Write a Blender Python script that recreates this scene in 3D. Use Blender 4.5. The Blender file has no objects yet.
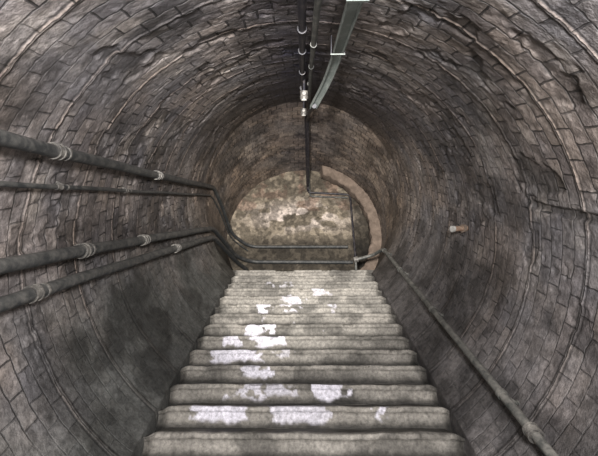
import bpy, math, numpy as np
from mathutils import Vector, Matrix

# ------------------------------------------------------------------ layout
S = math.radians(30.8); sS, cS = math.sin(S), math.cos(S)
R = 1.8
CAMZ = 1.646
RISE, GOING, NST = 0.1708, 0.2865, 20
TOPY = 7.192
FLOOR_UP = RISE * NST
AX_UP = CAMZ + 3.0          # axis height of upper level tunnel
AX_LO = CAMZ - 0.40
END_Y = 9.05
BACK_Y = -3.0
TH = math.tan(S / 2)
HW = 1.262                  # half width between the rendered haunches beside the stairs

def loc(t, n):              # incline coords (n measured from tunnel axis) -> world Y,Z
    q = n - 0.9
    return t * cS - q * sS, CAMZ + t * sS + q * cS
TB_UP = (3.0 + 0.9 * cS) / sS
TB_LO = (-0.40 + 0.9 * cS) / sS

def P(x, t, n):
    y, z = loc(t, n); return (x, y, z)

# ------------------------------------------------------------------ noise
def _h(ix, iy, seed):
    h = (ix.astype(np.int64) * 374761393 + iy.astype(np.int64) * 668265263 + seed * 1442695041) & 0xffffffff
    h = ((h ^ (h >> 13)) * 1274126177) & 0xffffffff
    return ((h ^ (h >> 16)) & 0xffff) / 65535.0
def vn(x, y, seed=0):
    ix = np.floor(x); iy = np.floor(y); fx = x - ix; fy = y - iy
    fx = fx * fx * (3 - 2 * fx); fy = fy * fy * (3 - 2 * fy)
    a = _h(ix, iy, seed); b = _h(ix + 1, iy, seed); c = _h(ix, iy + 1, seed); d = _h(ix + 1, iy + 1, seed)
    return (a * (1 - fx) + b * fx) * (1 - fy) + (c * (1 - fx) + d * fx) * fy
def fbm(x, y, seed=0, oct=4):
    s = 0; a = .5; tot = 0
    for o in range(oct):
        s = s + a * vn(x * 2 ** o + 17.3 * o, y * 2 ** o - 9.1 * o, seed + o); tot += a; a *= .5
    return s / tot
def sst(a, b, x):
    t = np.clip((x - a) / (b - a), 0, 1); return t * t * (3 - 2 * t)

# ------------------------------------------------------------------ materials
BW, BH = .205, .122         # block size round the ring / along the tunnel
def attr_mat(name, rough=.75, bump=.5, fine=70, spec=.35, bdist=.012, blocks=False):
    m = bpy.data.materials.new(name); m.use_nodes = True
    nt = m.node_tree; N = nt.nodes; L = nt.links
    b = N['Principled BSDF']; b.inputs['Roughness'].default_value = rough
    b.inputs['Specular IOR Level'].default_value = spec
    a = N.new('ShaderNodeAttribute'); a.attribute_name = 'Col'
    tc = N.new('ShaderNodeTexCoord')
    n1 = N.new('ShaderNodeTexNoise'); n1.inputs['Scale'].default_value = fine * .35; n1.inputs['Detail'].default_value = 6; n1.inputs['Roughness'].default_value = .7
    n2 = N.new('ShaderNodeTexNoise'); n2.inputs['Scale'].default_value = fine; n2.inputs['Detail'].default_value = 3
    L.new(tc.outputs['Object'], n1.inputs['Vector']); L.new(tc.outputs['Object'], n2.inputs['Vector'])
    mr = N.new('ShaderNodeMapRange'); mr.inputs[1].default_value = .3; mr.inputs[2].default_value = .7
    mr.inputs[3].default_value = .50; mr.inputs[4].default_value = 1.50
    L.new(n1.outputs['Fac'], mr.inputs[0])
    mx = N.new('ShaderNodeVectorMath'); mx.operation = 'SCALE'
    L.new(a.outputs['Color'], mx.inputs[0]); L.new(mr.outputs[0], mx.inputs['Scale'])
    ad = N.new('ShaderNodeMath'); ad.operation = 'ADD'
    L.new(n1.outputs['Fac'], ad.inputs[0]); L.new(n2.outputs['Fac'], ad.inputs[1])
    colout = mx.outputs[0]; hout = ad.outputs[0]
    bp = N.new('ShaderNodeBump'); bp.inputs['Strength'].default_value = bump; bp.inputs['Distance'].default_value = bdist
    L.new(hout, bp.inputs['Height'])
    nrm = bp.outputs[0]
    if blocks:
        uv = N.new('ShaderNodeUVMap'); uv.uv_map = 'masonry'
        nd = N.new('ShaderNodeTexNoise'); nd.inputs['Scale'].default_value = 9; nd.inputs['Detail'].default_value = 3
        L.new(uv.outputs[0], nd.inputs['Vector'])
        sb_ = N.new('ShaderNodeVectorMath'); sb_.operation = 'SUBTRACT'; sb_.inputs[1].default_value = (.5, .5, .5); L.new(nd.outputs['Color'], sb_.inputs[0])
        sc = N.new('ShaderNodeVectorMath'); sc.operation = 'SCALE'; sc.inputs['Scale'].default_value = .028; L.new(sb_.outputs[0], sc.inputs[0])
        av = N.new('ShaderNodeVectorMath'); av.operation = 'ADD'; L.new(uv.outputs[0], av.inputs[0]); L.new(sc.outputs[0], av.inputs[1])
        br = N.new('ShaderNodeTexBrick'); br.offset = .5; br.squash = 1
        br.inputs['Scale'].default_value = 1; br.inputs['Brick Width'].default_value = BW; br.inputs['Row Height'].default_value = BH
        br.inputs['Mortar Size'].default_value = .0072; br.inputs['Mortar Smooth'].default_value = .6; br.inputs['Bias'].default_value = 0
        br.inputs['Color1'].default_value = (.70, .70, .73, 1); br.inputs['Color2'].default_value = (1.24, 1.19, 1.13, 1); br.inputs['Mortar'].default_value = (1, 1, 1, 1)
        L.new(av.outputs[0], br.inputs['Vector'])
        vis = N.new('ShaderNodeMath'); vis.operation = 'MULTIPLY'; L.new(br.outputs['Fac'], vis.inputs[0]); L.new(a.outputs['Alpha'], vis.inputs[1])
        tone = N.new('ShaderNodeMix'); tone.data_type = 'RGBA'; tone.inputs[6].default_value = (1, 1, 1, 1); L.new(a.outputs['Alpha'], tone.inputs[0]); L.new(br.outputs['Color'], tone.inputs[7])
        m1 = N.new('ShaderNodeVectorMath'); m1.operation = 'MULTIPLY'; L.new(colout, m1.inputs[0]); L.new(tone.outputs[2], m1.inputs[1])
        dk = N.new('ShaderNodeMapRange'); dk.inputs[3].default_value = 1; dk.inputs[4].default_value = .25; L.new(vis.outputs[0], dk.inputs[0])
        m2 = N.new('ShaderNodeVectorMath'); m2.operation = 'SCALE'; L.new(m1.outputs[0], m2.inputs[0]); L.new(dk.outputs[0], m2.inputs['Scale'])
        colout = m2.outputs[0]
        b2 = N.new('ShaderNodeBump'); b2.invert = True; b2.inputs['Strength'].default_value = .9; b2.inputs['Distance'].default_value = .010
        L.new(vis.outputs[0], b2.inputs['Height']); L.new(nrm, b2.inputs['Normal']); nrm = b2.outputs[0]
    L.new(colout, b.inputs['Base Color']); L.new(nrm, b.inputs['Normal'])
    return m

def pipe_mat(name, c1, c2, rough=.55, metal=.2, scale=14):
    m = bpy.data.materials.new(name); m.use_nodes = True
    nt = m.node_tree; N = nt.nodes; L = nt.links
    b = N['Principled BSDF']; b.inputs['Roughness'].default_value = rough; b.inputs['Metallic'].default_value = metal
    tc = N.new('ShaderNodeTexCoord'); n = N.new('ShaderNodeTexNoise'); n.inputs['Scale'].default_value = scale; n.inputs['Detail'].default_value = 7
    n.inputs['Roughness'].default_value = .7
    L.new(tc.outputs['Object'], n.inputs['Vector'])
    geo = N.new('ShaderNodeNewGeometry'); sp = N.new('ShaderNodeSeparateXYZ'); L.new(geo.outputs['Normal'], sp.inputs[0])
    ma = N.new('ShaderNodeMath'); ma.operation = 'MULTIPLY_ADD'; ma.inputs[1].default_value = .12; L.new(sp.outputs['Z'], ma.inputs[0]); L.new(n.outputs['Fac'], ma.inputs[2])
    r = N.new('ShaderNodeValToRGB'); r.color_ramp.elements[0].position = .4; r.color_ramp.elements[1].position = .72
    r.color_ramp.elements[0].color = (*c1, 1); r.color_ramp.elements[1].color = (*c2, 1)
    L.new(ma.outputs[0], r.inputs[0]); L.new(r.outputs[0], b.inputs['Base Color'])
    bp = N.new('ShaderNodeBump'); bp.inputs['Strength'].default_value = .4; bp.inputs['Distance'].default_value = .004
    L.new(n.outputs['Fac'], bp.inputs['Height']); L.new(bp.outputs[0], b.inputs['Normal'])
    return m

M_wall = attr_mat('sooty_block_lining', .55, .6, 85, spec=.42, bdist=.009, blocks=True)
M_step = attr_mat('worn_concrete', .75, .6, 90, bdist=.008)
M_plas = attr_mat('rough_render', .85, .8, 40, bdist=.02)
M_pipe = pipe_mat('dusty_steel_pipe', (.032, .034, .035), (.14, .135, .125))
M_pipeL = pipe_mat('dusty_rail_steel', (.05, .053, .05), (.22, .21, .19))
M_clamp = pipe_mat('galvanised_fitting', (.09, .085, .08), (.32, .30, .27), .5, .3, 30)
M_tray = pipe_mat('grey_cable_tray', (.15, .17, .16), (.34, .36, .34), .6, .1, 9)
M_cond = pipe_mat('black_conduit', (.015, .015, .022), (.10, .085, .08), .5, .2)
M_dim = pipe_mat('pale_fitting', (.35, .34, .32), (.70, .68, .64), .6, .1)
M_rust = pipe_mat('rusty_iron', (.20, .12, .08), (.38, .29, .22), .8, .1, 25)
M_rib = pipe_mat('grimy_rib_concrete', (.13, .098, .076), (.28, .215, .17), .9, .0, 6)

# ------------------------------------------------------------------ grid mesh helper
def grid_obj(name, X, Y, Z, col, mat, smooth=True, flip=False, alpha=None, uv=None):
    nr, nc = X.shape
    v = np.stack([X, Y, Z], -1).reshape(-1, 3).astype(np.float32)
    i = np.arange(nr * nc).reshape(nr, nc)
    q = np.stack([i[:-1, :-1], i[:-1, 1:], i[1:, 1:], i[1:, :-1]], -1).reshape(-1, 4)
    if flip: q = q[:, ::-1]
    me = bpy.data.meshes.new(name)
    me.vertices.add(len(v)); me.vertices.foreach_set('co', v.ravel())
    me.loops.add(q.size); me.loops.foreach_set('vertex_index', q.ravel().astype(np.int32))
    me.polygons.add(len(q)); me.polygons.foreach_set('loop_start', np.arange(0, q.size, 4, dtype=np.int32))
    me.polygons.foreach_set('loop_total', np.full(len(q), 4, dtype=np.int32))
    me.polygons.foreach_set('use_smooth', np.full(len(q), smooth))
    me.update(calc_edges=True)
    ca = me.color_attributes.new('Col', 'FLOAT_COLOR', 'POINT')
    c4 = np.ones((len(v), 4), np.float32); c4[:, :3] = np.clip(col.reshape(-1, 3), 0.004, .9)
    if alpha is not None: c4[:, 3] = alpha.ravel()
    ca.data.foreach_set('color', c4.ravel())
    if uv is not None:
        ul = me.uv_layers.new(name='masonry')
        uvv = np.stack([uv[0].ravel(), uv[1].ravel()], -1)[q.ravel()].astype(np.float32)
        ul.data.foreach_set('uv', uvv.ravel())
    me.materials.append(mat)
    o = bpy.data.objects.new(name, me); bpy.context.collection.objects.link(o)
    return o

# ------------------------------------------------------------------ tunnel lining
def build_lining():
    th = np.linspace(math.radians(-62), math.radians(242), 900)     # 90deg = crown
    t1 = np.linspace(-3.3, 1.3, 60, endpoint=False)
    t2 = np.geomspace(1.3, 10.6, 780)
    tv = np.concatenate([t1, t2])
    T, A = np.meshgrid(tv, th, indexing='ij')
    cx = np.cos(A); sn = np.sin(A)
    n0 = R * sn
    tlo = TB_LO + n0 * TH; tup = TB_UP + n0 * TH
    low = T < tlo; up = T > tup
    ym_up = tup * cS - (n0 - .9) * sS
    ym_lo = tlo * cS - (n0 - .9) * sS
    Yup = ym_up + (T - tup)
    Ylo = ym_lo - (tlo - T)
    Vc = np.where(up, Yup + 1.12, np.where(low, Ylo, T))     # masonry coordinate along tunnel
    U = (A - math.pi / 2) * R                                 # 0 at crown
    wob = (fbm(U * .9, Vc * .9, 5, 2) - .5) * .03
    vv = Vc + wob
    bay = BH * 5
    fb = vv / bay; db = np.abs(fb - np.round(fb)) * bay
    bid = _h(np.round(fb), fb * 0, 77)
    ridge = 1 - sst(.006, .020, db)
    ridged = 1 - sst(.002, .010, np.abs(db - .010))
    cover = fbm(U * 1.3, Vc * 1.3, 40, 4)
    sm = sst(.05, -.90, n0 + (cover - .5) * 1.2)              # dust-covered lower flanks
    worn = sst(.46, .66, fbm(U * 2.4, Vc * 2.4, 61, 4))
    joint = (1 - .72 * sm) * (1 - .6 * worn)
    rough = fbm(U * 9, Vc * 9, 70, 4) - .5
    rough2 = fbm(U * 30, Vc * 30, 75, 2) - .5
    amp = 1 - .4 * sm
    h = rough * .015 * amp + rough2 * .007 * amp + ridge * .007 * (1 - .3 * sm)
    h += (fbm(U * 1.1, Vc * 1.1, 90, 3) - .5) * .03
    # spalled patches
    spall = sst(.62, .68, fbm(U * 3.3, Vc * 3.3, 88, 4)) * (1 - sm)
    h -= spall * .014
    nrel = n0
    nwob = (fbm(T * 4, T * 0, 66, 3) - .5) * .03
    chase = (cx > 0) * sst(3.06, 2.98, T) * (T > .5) * (sst(.44, .46, nrel + nwob) - sst(.50, .52, nrel + nwob))
    h -= chase * .022
    grow = np.exp(-((U + .85) / .40) ** 2 - ((Vc - 5.3) / .7) ** 2)
    h += grow * .08 * (fbm(U * 10, Vc * 10, 95, 4) - .3)
    Rr = R - h
    X = Rr * cx
    nn = Rr * sn
    lim = HW + h * -.5
    X = np.where((nn < -1.0) & (np.abs(X) < lim), np.sign(X) * lim, X)
    Yi = T * cS - (nn - .9) * sS; Zi = CAMZ + T * sS + (nn - .9) * cS
    Yu = np.minimum(Yup, END_Y + .03)
    Y = np.where(up, Yu, np.where(low, Ylo, Yi))
    Z = np.where(up, AX_UP + nn, np.where(low, AX_LO + nn, Zi))
    def c(*a): return np.array(a)
    f1 = fbm(U * 1.7, Vc * 1.7, 101, 5)[..., None]; f2 = fbm(U * 6, Vc * 6, 111, 4)[..., None]
    f1 = sst(.3, .7, f1)
    base = c(.225, .194, .178) * (1 - f1) + c(.182, .172, .176) * f1
    base = np.broadcast_to(base, X.shape + (3,)).copy()
    pale = (sst(.55, .70, fbm(U * 4, Vc * 4, 131, 4)) * (n0 > -.2) * .5)[..., None]
    base = base * (1 - pale) + c(.35, .32, .30) * pale
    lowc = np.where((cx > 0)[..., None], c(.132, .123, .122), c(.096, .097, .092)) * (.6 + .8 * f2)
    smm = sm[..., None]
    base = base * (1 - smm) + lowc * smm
    dirt = sst(.46, .64, fbm(U * 2.6, Vc * 2.0, 151, 5))[..., None]
    base *= 1 - .48 * dirt
    fine = sst(.50, .62, fbm(U * 11, Vc * 11, 161, 4))[..., None]
    base *= 1 - .28 * fine
    base *= (1 - .35 * spall)[..., None]
    rc = (ridged * sst(.38, .58, fbm(U * 1.5, Vc * 1.5, 171, 3)) * (1 - .85 * sm) * (T > 1.5) * (.4 + .6 * bid))[..., None]
    base = base * (1 - .55 * rc) + c(.40, .32, .27) * .55 * rc
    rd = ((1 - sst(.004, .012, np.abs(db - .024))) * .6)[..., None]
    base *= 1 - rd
    base *= (1 - .5 * chase)[..., None]
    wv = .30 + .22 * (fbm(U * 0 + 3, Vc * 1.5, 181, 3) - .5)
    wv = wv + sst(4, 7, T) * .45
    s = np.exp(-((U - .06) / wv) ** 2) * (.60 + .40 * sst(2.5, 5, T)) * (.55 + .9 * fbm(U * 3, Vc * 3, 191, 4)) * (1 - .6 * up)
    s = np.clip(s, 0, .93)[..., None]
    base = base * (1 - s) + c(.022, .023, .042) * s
    s2 = (np.exp(-((U + 1.0) / .75) ** 2) * sst(3.3, 5.3, T) * (1 - .7 * up) * .78)[..., None]
    base = base * (1 - s2) + c(.042, .035, .038) * s2
    s3 = (np.exp(-((U - 1.0) / .6) ** 2) * sst(4.5, 6.3, T) * (1 - up) * .45)[..., None]
    base = base * (1 - s3) + c(.05, .043, .038) * s3
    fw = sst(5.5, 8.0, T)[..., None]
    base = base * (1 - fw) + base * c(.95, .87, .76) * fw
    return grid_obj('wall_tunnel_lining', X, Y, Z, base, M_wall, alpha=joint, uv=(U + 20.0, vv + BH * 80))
build_lining()

def bore(y, z):
    q = -y * sS + (z - CAMZ) * cS; t = y * cS + (z - CAMZ) * sS; n = q + .9
    if t > TB_UP + n * TH: n = z - AX_UP
    elif t < TB_LO + n * TH: n = z - AX_LO
    return max(HW, math.sqrt(max(.05, R * R - n * n)))

# ------------------------------------------------------------------ stairs
paint = {8: [(-1.0, -.50, 1), (-.30, .24, .6), (.57, .75, .75)],
         9: [(-.80, .0, .62), (.06, .50, .8)],
         10: [(-.64, -.26, .8)],
         11: [(-1.02, -.40, .95), (-.4, .05, .35)],
         12: [(-.98, -.2, .7)],
         13: [(-.74, -.34, .95)],
         14: [(-.6, .0, .2)],
         15: [(-.68, .02, .7), (.15, .5, .35)],
         16: [(-.4, .1, .3)], 17: [(-.3, .5, .3)], 18: [(-.7, -.1, .2)]}
def build_stairs():
    prof = []
    for j in range(1, NST + 1):
        yj = TOPY - (NST - j) * GOING; zj = RISE * j; zb = RISE * (j - 1)
        for f in np.linspace(0.02, .70, 8):
            prof.append((yj + .022, zb + f * RISE, 1, j, f))
        prof += [(yj + .018, zj - .046, 2, j, .73), (yj + .004, zj - .040, 2, j, .78), (yj, zj - .025, 2, j, .86),
                 (yj + .003, zj - .009, 2, j, .95), (yj + .010, zj - .001, 2, j, .99), (yj + .02, zj, 0, j, 1.0)]
        if j < NST:
            for f in np.linspace(.12, .98, 9): prof.append((yj + .022 + f * (GOING - .002), zj, 0, j, 1 + f))
        else:
            for f in np.linspace(.03, 1, 24): prof.append((yj + .022 + f * (END_Y - yj - .0), zj, 0, j, 1 + min(f * 5, .6)))
    pr = np.array(prof); n = len(pr); m = 320
    W = np.array([bore(a[0], a[1]) for a in prof]) + .03
    xs = np.linspace(-1, 1, m)
    X = W[:, None] * xs[None, :]
    Yp = np.repeat(pr[:, 0:1], m, 1); Zp = np.repeat(pr[:, 1:2], m, 1)
    ty = np.repeat(pr[:, 2:3], m, 1); st = np.repeat(pr[:, 3:4], m, 1); ff = np.repeat(pr[:, 4:5], m, 1)
    k = fbm(X * 3, st * 7.3, 201, 4) - .5
    k2 = fbm(X * 14, st * 5.1 + ff, 205, 3) - .5
    edge = np.exp(-((ff - .92) / .12) ** 2)
    chips = sst(.58, .76, fbm(X * 5, st * 11.7, 210, 4)) * edge
    ends = sst(1.17, 1.27, np.abs(X) + .05 * (_h(st, np.sign(X), 5) - .5))
    Zn = Zp + k * .020 * sst(0, .5, ff) - chips * .024 + k2 * .005 + (fbm(X * 6, Yp * 9, 215, 3) - .5) * .010
    Yn = Yp + k * .02 * (ty > 0) + chips * .026 + k2 * .005 + (fbm(X * 6, Zp * 12 + st, 217, 3) - .5) * .010
    Yn = Yn + ends * .05 * (ty > 0); Zn = Zn - ends * .035 * sst(.5, .9, ff) * (st < NST)
    pile = np.exp(-((ff - .02) / .16) ** 2); Yn -= pile * .03 * (ty == 1)
    c = lambda *a: np.array(a)
    f = fbm(X * 2.2, st * 3.7, 221, 4)[..., None]; g = fbm(X * 9, Yp * 9 + Zp * 9, 223, 4)[..., None]
    g2 = fbm(X * 4, Yp * 16 + Zp * 16, 224, 4)[..., None]
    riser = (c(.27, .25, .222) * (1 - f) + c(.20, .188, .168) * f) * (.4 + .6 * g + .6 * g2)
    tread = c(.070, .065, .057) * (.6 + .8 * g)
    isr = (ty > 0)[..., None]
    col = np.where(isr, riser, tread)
    tfr = (sst(1.36, 1.05, ff) * (ty == 0))[..., None]
    col = col * (1 - tfr) + c(.28, .262, .235) * tfr
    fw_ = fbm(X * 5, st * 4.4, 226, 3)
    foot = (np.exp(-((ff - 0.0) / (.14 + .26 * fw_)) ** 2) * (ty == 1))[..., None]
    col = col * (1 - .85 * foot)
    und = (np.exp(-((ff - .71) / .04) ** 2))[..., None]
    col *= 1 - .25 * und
    col = col * (1 - .6 * ends[..., None])
    dd = sst(.50, .66, fbm(X * 3.1, st * 9.1 + ff * .6, 229, 4))[..., None]
    col = col * (1 - .48 * dd)
    pm = np.zeros_like(X)
    nz = .6 * fbm(X * 4.5, st * 13.1 + ff * 1.3, 231, 3) + .4 * fbm(X * 16, st * 13.1 + ff * 3.5, 236, 3)
    for j, lst in paint.items():
        for a, b, s in lst:
            mm = (st == j) * sst(a - .10, a + .08, X) * sst(b + .10, b - .08, X)
            pm = np.maximum(pm, sst(.0, .05, nz - (.60 - .26 * s) - (1 - mm) * .5) * min(1, s + .2))
    pm *= sst(.25, .45, ff + (fbm(X * 8, st * 3.3, 240, 3) - .5) * .7) * sst(1.30, 1.15, ff)
    pm = pm[..., None]
    col = col * (1 - pm) + c(.62, .60, .66) * (.8 + .3 * g) * pm
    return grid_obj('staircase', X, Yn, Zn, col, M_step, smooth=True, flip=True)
build_stairs()

# ------------------------------------------------------------------ end walls and lower floor
def build_end(name, yw, ax, floor, sgn):
    r = np.linspace(0, R + .05, 130); a = np.linspace(0, 2 * math.pi, 380)
    Rr, A = np.meshgrid(r, a, indexing='ij')
    X = Rr * np.cos(A); Z = ax + np.maximum(Rr * np.sin(A), floor - ax - .05)
    h = (fbm(X * 3, Z * 3, 301, 5) - .5) * .12 + (fbm(X * 14, Z * 14, 305, 3) - .5) * .03
    Y = yw + sgn * (-h)
    c = lambda *q: np.array(q)
    f = fbm(X * 2.3, Z * 2.3, 311, 5)[..., None]; g = fbm(X * 9, Z * 9, 313, 4)[..., None]
    col = c(.205, .172, .130) * (.4 + f * 1.1)
    zr = Z - ax
    pk = (sst(.45, .54, fbm(X * 3.2 + 4, Z * 6.0, 321, 5)) * np.exp(-((zr - .55) / .32) ** 2) * np.exp(-((X + .05) / .95) ** 2))[..., None]
    col = col * (1 - pk) + c(.66, .57, .51) * pk
    rs = (sst(.50, .60, fbm(X * 4, Z * 4, 331, 4)) * (zr > .70) * .7)[..., None]
    col = col * (1 - .7 * rs) + c(.20, .125, .095) * .7 * rs
    lw = sst(.10, -.25, zr + .25 * (fbm(X * 3, Z * 3, 341, 3) - .5))[..., None]
    col = col * (1 - .62 * lw)
    rd = sst(1.18, 1.28, X)[..., None]
    col = col * (1 - .65 * rd)  # shade of the recess beside the conduit, put into the wall colour
    gr = sst(.46, .6, g); col *= .6 + .6 * gr
    return grid_obj(name, X, Y, Z, col, M_plas, flip=(sgn > 0))
build_end('wall_back', END_Y, AX_UP, FLOOR_UP, 1)
build_end('wall_front', BACK_Y + .25, AX_LO, 0, -1)

yy = np.linspace(BACK_Y + .2, TOPY - (NST - 1) * GOING + .04, 60)
W = np.array([bore(y, 0.0) for y in yy]) + .03
xs = np.linspace(-1, 1, 60)
X = W[:, None] * xs[None, :]; Y = np.repeat(yy[:, None], 60, 1); Z = (fbm(X * 4, Y * 4, 401, 4) - .5) * .01
g = fbm(X * 5, Y * 5, 403, 4)[..., None]
grid_obj('floor', X, Y, Z, np.array((.15, .14, .12)) * (.5 + g), M_step, flip=True)

# ------------------------------------------------------------------ swept parts
class Builder:
    def __init__(s, name): s.name = name; s.v = []; s.f = []; s.m = []; s.mats = []
    def mi(s, mat):
        if mat not in s.mats: s.mats.append(mat)
        return s.mats.index(mat)
    def sweep(s, pts, prof, mat, closed_caps=True):
        pts = [Vector(p) for p in pts]; k = len(prof); mi = s.mi(mat)
        base = len(s.v); prev = None
        for i, p in enumerate(pts):
            d = (pts[min(i + 1, len(pts) - 1)] - pts[max(i - 1, 0)]).normalized()
            if prev is None:
                up = Vector((0, 0, 1)) if abs(d.z) < .9 else Vector((0, 1, 0))
                u = d.cross(up).normalized()
            else:
                u = (prev - d * prev.dot(d)).normalized()
            w = u.cross(d).normalized(); prev = u
            for a, b in prof: s.v.append(p + u * a + w * b)
        for i in range(len(pts) - 1):
            for j in range(k):
                a = base + i * k + j; b = base + i * k + (j + 1) % k
                s.f.append((a, b, b + k, a + k)); s.m.append(mi)
        s.f.append(tuple(base + j for j in range(k))[::-1]); s.m.append(mi)
        e = base + (len(pts) - 1) * k
        s.f.append(tuple(e + j for j in range(k))); s.m.append(mi)
    def tube(s, pts, r, mat, k=14):
        s.sweep(pts, [(r * math.cos(2 * math.pi * j / k), r * math.sin(2 * math.pi * j / k)) for j in range(k)], mat)
    def collar(s, p, d, r, L, mat, k=16):
        p = Vector(p); d = Vector(d).normalized()
        s.tube([p - d * L * .5, p + d * L * .5], r, mat, k)
        s.tube([p - d * L * .5, p - d * L * .32], r * 1.13, mat, k)
        s.tube([p + d * L * .32, p + d * L * .5], r * 1.13, mat, k)
    def box(s, c, ax, size, mat):
        c = Vector(c); X, Y, Z = [Vector(a).normalized() for a in ax]; mi = s.mi(mat); b = len(s.v)
        hx, hy, hz = size[0] / 2, size[1] / 2, size[2] / 2
        for i in (-1, 1):
            for j in (-1, 1):
                for k in (-1, 1): s.v.append(c + X * hx * i + Y * hy * j + Z * hz * k)
        for q in ((0, 1, 3, 2), (4, 6, 7, 5), (0, 4, 5, 1), (2, 3, 7, 6), (0, 2, 6, 4), (1, 5, 7, 3)):
            s.f.append(tuple(b + i for i in q)); s.m.append(mi)
    def done(s, bevel=0):
        me = bpy.data.meshes.new(s.name); me.from_pydata([tuple(v) for v in s.v], [], s.f)
        for m in s.mats: me.materials.append(m)
        me.polygons.foreach_set('material_index', s.m)
        me.polygons.foreach_set('use_smooth', [len(f) == 4 for f in s.f]); me.update()
        o = bpy.data.objects.new(s.name, me); bpy.context.collection.objects.link(o)
        md = o.modifiers.new('edges', 'EDGE_SPLIT'); md.split_angle = math.radians(40)
        return o

def fillet(pts, rad=.12, seg=6):
    pts = [Vector(p) for p in pts]; out = [pts[0]]
    for i in range(1, len(pts) - 1):
        a, b, c = pts[i - 1], pts[i], pts[i + 1]
        d1 = (a - b); d2 = (c - b); r = min(rad, d1.length * .45, d2.length * .45)
        p0 = b + d1.normalized() * r; p1 = b + d2.normalized() * r
        for k in range(seg + 1):
            t = k / seg; out.append(p0 * (1 - t) ** 2 + b * 2 * t * (1 - t) + p1 * t * t)
    out.append(pts[-1]); return out

def wallrun(t0, n0, t1, n1, off, side=-1, cnt=14, wob=0.0):
    out = []
    for i in range(cnt + 1):
        f = i / cnt; t = t0 + (t1 - t0) * f; n = n0 + (n1 - n0) * f
        x = side * math.sqrt((R - off) ** 2 - n * n)
        n += wob * math.sin(i * 1.7)
        out.append(P(x, t, n))
    return out
def extrap(ta, na, tb, nb, t): return na + (nb - na) * (t - ta) / (tb - ta)

def left_pipe(ta, na, tb, nb, off, rad, tail, collars, wob=.004, clampr=1.16):
    b = Builder('wall_pipe')
    t0 = 1.0
    pts = wallrun(t0, extrap(ta, na, tb, nb, t0), tb, nb, off, -1, 14, wob=wob)
    full = fillet(pts + tail, .22)
    b.tube(full, rad, M_pipe)
    for tc in collars:
        n = extrap(ta, na, tb, nb, tc); x = -math.sqrt((R - off) ** 2 - n * n)
        n2 = extrap(ta, na, tb, nb, tc + .1); x2 = -math.sqrt((R - off) ** 2 - n2 * n2)
        p = Vector(P(x, tc, n)); d = (Vector(P(x2, tc + .1, n2)) - p).normalized()
        b.collar(p, d, rad * clampr, .065, M_clamp)
        w = Vector(P(x * 1.08, tc + .10, n * 1.08)); q = p + d * .10
        b.tube([q, w], .010, M_clamp, 8)
        b.tube([q - d * .008, q + d * .008], rad * 1.18, M_clamp)
    return b.done()

YE = 8.93
left_pipe(1.90, .96, 7.55, .22, .11, .038,
          [(-1.66, 7.6, 4.86), (-1.60, 8.5, 4.56), (-1.24, YE, 4.396), (1.05, YE, 4.39)], (2.35, 4.3))
left_pipe(2.03, .743, 7.55, .07, .07, .016,
          [(-1.70, 7.6, 4.75), (-1.62, 8.5, 4.47), (-1.28, YE, 4.30)], (2.6, 3.7))
left_pipe(2.13, .28, 7.1, -.48, .11, .045,
          [(-1.58, 7.7, 4.12), (-1.50, 8.5, 4.07), (-1.22, YE, 4.036), (1.15, YE, 4.02)], (2.95, 4.1))
left_pipe(2.12, .065, 6.9, -.60, .12, .043,
          [(-1.54, 7.6, 3.93), (-1.42, 8.6, 3.90), (-1.30, 9.02, 3.88)], (2.35, 5.0))

# right handrail
hb = Builder('handrail')
def hp(t): return P(1.434, t, -.838)
path = [hp(1.2), hp(2.2), hp(4.5), hp(6.94)]
e = Vector(hp(6.94))
path += [(1.30, e.y + .32, e.z - .02), (.98, e.y + .34, e.z - .10)]
hb.tube(fillet(path, .10), .031, M_pipeL, 16)
dr = Vector(hp(3)) - Vector(hp(2)); dr.normalize()
hb.collar(hp(2.22), dr, .045, .07, M_clamp)
for t in (2.62, 4.2, 5.7, 6.85):
    q = Vector(hp(t)); w = Vector(P(1.58, t, -.93))
    hb.tube([q, w], .012, M_pipeL, 8)
    hb.tube([q - dr * .02, q + dr * .02], .039, M_pipeL)
    hb.tube([w - Vector((.03, 0, 0)), w], .040, M_pipeL)
hb.tube([(.94, e.y + .34, e.z - .11), (1.02, e.y + .34, e.z - .09)], .055, M_clamp)
hb.tube([(.98, e.y + .34, e.z - .1), (.98, e.y + .36, FLOOR_UP + .0)], .022, M_pipeL)
hb.done()

# stub with cap on the right wall
sb = Builder('capped_pipe_stub')
a = Vector(P(1.80, 4.33, .05)); b_ = Vector(P(1.64, 4.27, .055))
sb.tube([a, b_], .030, M_rust); d = (b_ - a).normalized()
sb.tube([b_, b_ + d * .03], .034, M_dim); sb.tube([a + d * .03, a + d * .06], .045, M_rib)
sb.done()

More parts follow.
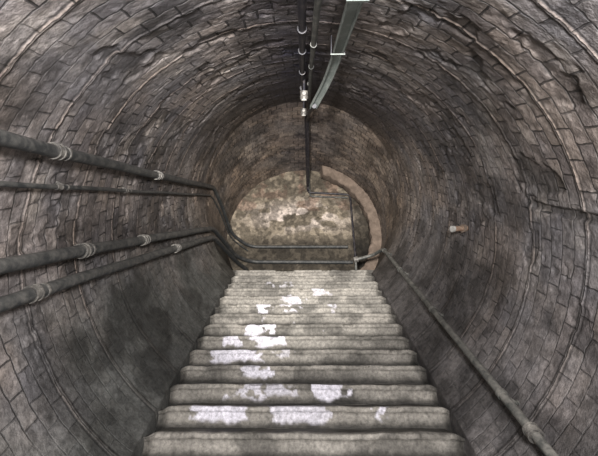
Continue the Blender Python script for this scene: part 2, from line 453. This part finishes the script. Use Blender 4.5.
# ceiling conduits
def ceil(name, pts, r, mat):
    b = Builder(name); b.tube(fillet(pts, .10), r, mat, 12)
    return b
b = ceil('ceiling_conduit', [P(0, 1.1, 1.70), P(.0, 4.5, 1.70), P(.06, 7.55, 1.60), (.08, 7.2, AX_UP + 1.50), (.11, 8.7, AX_UP + 1.45), (.12, 8.96, AX_UP + 1.30),
                             (.14, 8.96, 5.80), (1.16, 8.96, 5.74), (1.22, 8.95, 4.05)], .026, M_cond)
for t in (2.9, 3.5, 4.4, 5.5, 6.6):
    b.tube([P(0, t, 1.70), P(0, t, 1.82)], .012, M_cond, 8); b.tube([P(0, t - .015, 1.70), P(0, t + .015, 1.70)], .033, M_cond)
for z in (5.3, 4.7): b.tube([(1.19, 8.95, z), (1.19, 9.06, z)], .02, M_clamp, 8)
b.done()
b = ceil('ceiling_conduit', [P(.085, 1.1, 1.68), P(.085, 4.3, 1.67), P(.11, 7.5, 1.5), (.13, 7.3, AX_UP + 1.40), (.16, 8.7, AX_UP + 1.35), (.18, 8.97, AX_UP + 1.2), (.18, 8.97, 5.70), (1.10, 8.97, 5.66)], .020, M_pipeL)
for t in (3.2, 4.0, 5.0, 6.0):
    b.tube([P(.085, t, 1.68), P(.085, t, 1.82)], .010, M_cond, 8); b.tube([P(.085, t - .015, 1.675), P(.085, t + .015, 1.675)], .026, M_pipeL)
b.done()

# cable tray (folded channel) that swings across to join the conduits
tb = Builder('cable_tray')
w, hgt, k_ = .040, .02, .006
prof = [(-w, -hgt), (w, -hgt), (w, hgt), (w - k_, hgt), (w - k_, -hgt + k_), (-w + k_, -hgt + k_), (-w + k_, hgt), (-w, hgt)]
prof = [(a, -b) for a, b in prof][::-1]
tb.sweep(fillet([P(.265, 1.1, 1.66), P(.29, 3.6, 1.67), P(.25, 4.3, 1.58), P(.13, 4.95, 1.40)], .25), prof, M_tray)
tb.tube(fillet([P(.14, 4.88, 1.41), P(.10, 5.6, 1.42), P(.09, 7.5, 1.45), (.12, 7.2, AX_UP + 1.35), (.13, 8.94, AX_UP + 1.30), (.14, 8.94, 5.84)], .1), .028, M_cond)
for t in (2.2, 3.35):
    tb.box(P(.28, t, 1.638), ((1, 0, 0), (0, cS, sS), (0, -sS, cS)), (.115, .022, .008), M_tray)
    for xx in (.332, .228): tb.tube([P(xx, t, 1.635), P(xx, t, 1.78)], .006, M_cond, 6)
tb.done()

for (x, t, n, L) in ((.02, 4.75, 1.52, .10), (.02, 6.2, 1.47, .14)):
    jb = Builder('junction_box')
    jb.tube([P(x, t, n - .05), P(x, t, n - .045), P(x, t, n + .03), P(x, t, n + .04)], .045, M_clamp, 16)
    jb.tube([P(x, t, n + .03), P(x, t, 1.80)], .014, M_cond, 8)
    jb.tube([P(x, t - L, n), P(x, t + L, n)], .020, M_clamp, 12)
    jb.tube([P(x, t, n - .05), P(x, t, n - .065)], .03, M_dim, 12)
    jb.done()

# arch rib on the right at the head of the stairs
rb = Builder('arch_rib')
pts = []
for i in range(81):
    a = math.radians(74 - i * 1.42); rr = 1.68 + .012 * math.sin(i * 1.3) + .01 * math.sin(i * .47)
    pts.append((rr * math.cos(a), 8.80 + .01 * math.sin(i * .9), AX_UP + rr * math.sin(a)))
rb.sweep(pts, [(-.12, -.10), (-.09, -.12), (.12, -.12), (.14, -.10), (.14, .12), (-.12, .12)], M_rib)
rb.done()

# ------------------------------------------------------------------ lights
def light(name, kind, loc_, e, col, **kw):
    l = bpy.data.lights.new(name, kind); l.energy = e; l.color = col
    for k, v in kw.items(): setattr(l, k, v)
    o = bpy.data.objects.new(name, l); bpy.context.collection.objects.link(o); o.location = loc_; return o
f1 = light('flash_lamp', 'POINT', (.25, -.70, 1.90), 960, (1, .985, .98), shadow_soft_size=.22)
f2 = light('far_fill_spot', 'SPOT', (-.30, -.4, 1.95), 4600, (1, .96, .91), shadow_soft_size=.15, spot_size=math.radians(46), spot_blend=1.0)  # added fill beam, offsets the light falloff towards the upper landing
tgt = Vector((0, 7.8, 4.7)); f2.rotation_euler = (tgt - f2.location).to_track_quat('-Z', 'Y').to_euler()

wd = bpy.data.worlds.new('world'); bpy.context.scene.world = wd; wd.use_nodes = True
wd.node_tree.nodes['Background'].inputs[0].default_value = (.02, .02, .022, 1)

cam = bpy.data.cameras.new('camera'); co = bpy.data.objects.new('camera', cam); bpy.context.collection.objects.link(co)
co.location = (0, 0, CAMZ)
cam.sensor_width = 36; cam.lens = 400 / 598 * 36; cam.clip_start = .05
co.rotation_euler = (math.radians(90 + 19.8), 0, math.radians(.57))
bpy.context.scene.camera = co
bpy.context.scene.view_settings.view_transform = 'Standard'
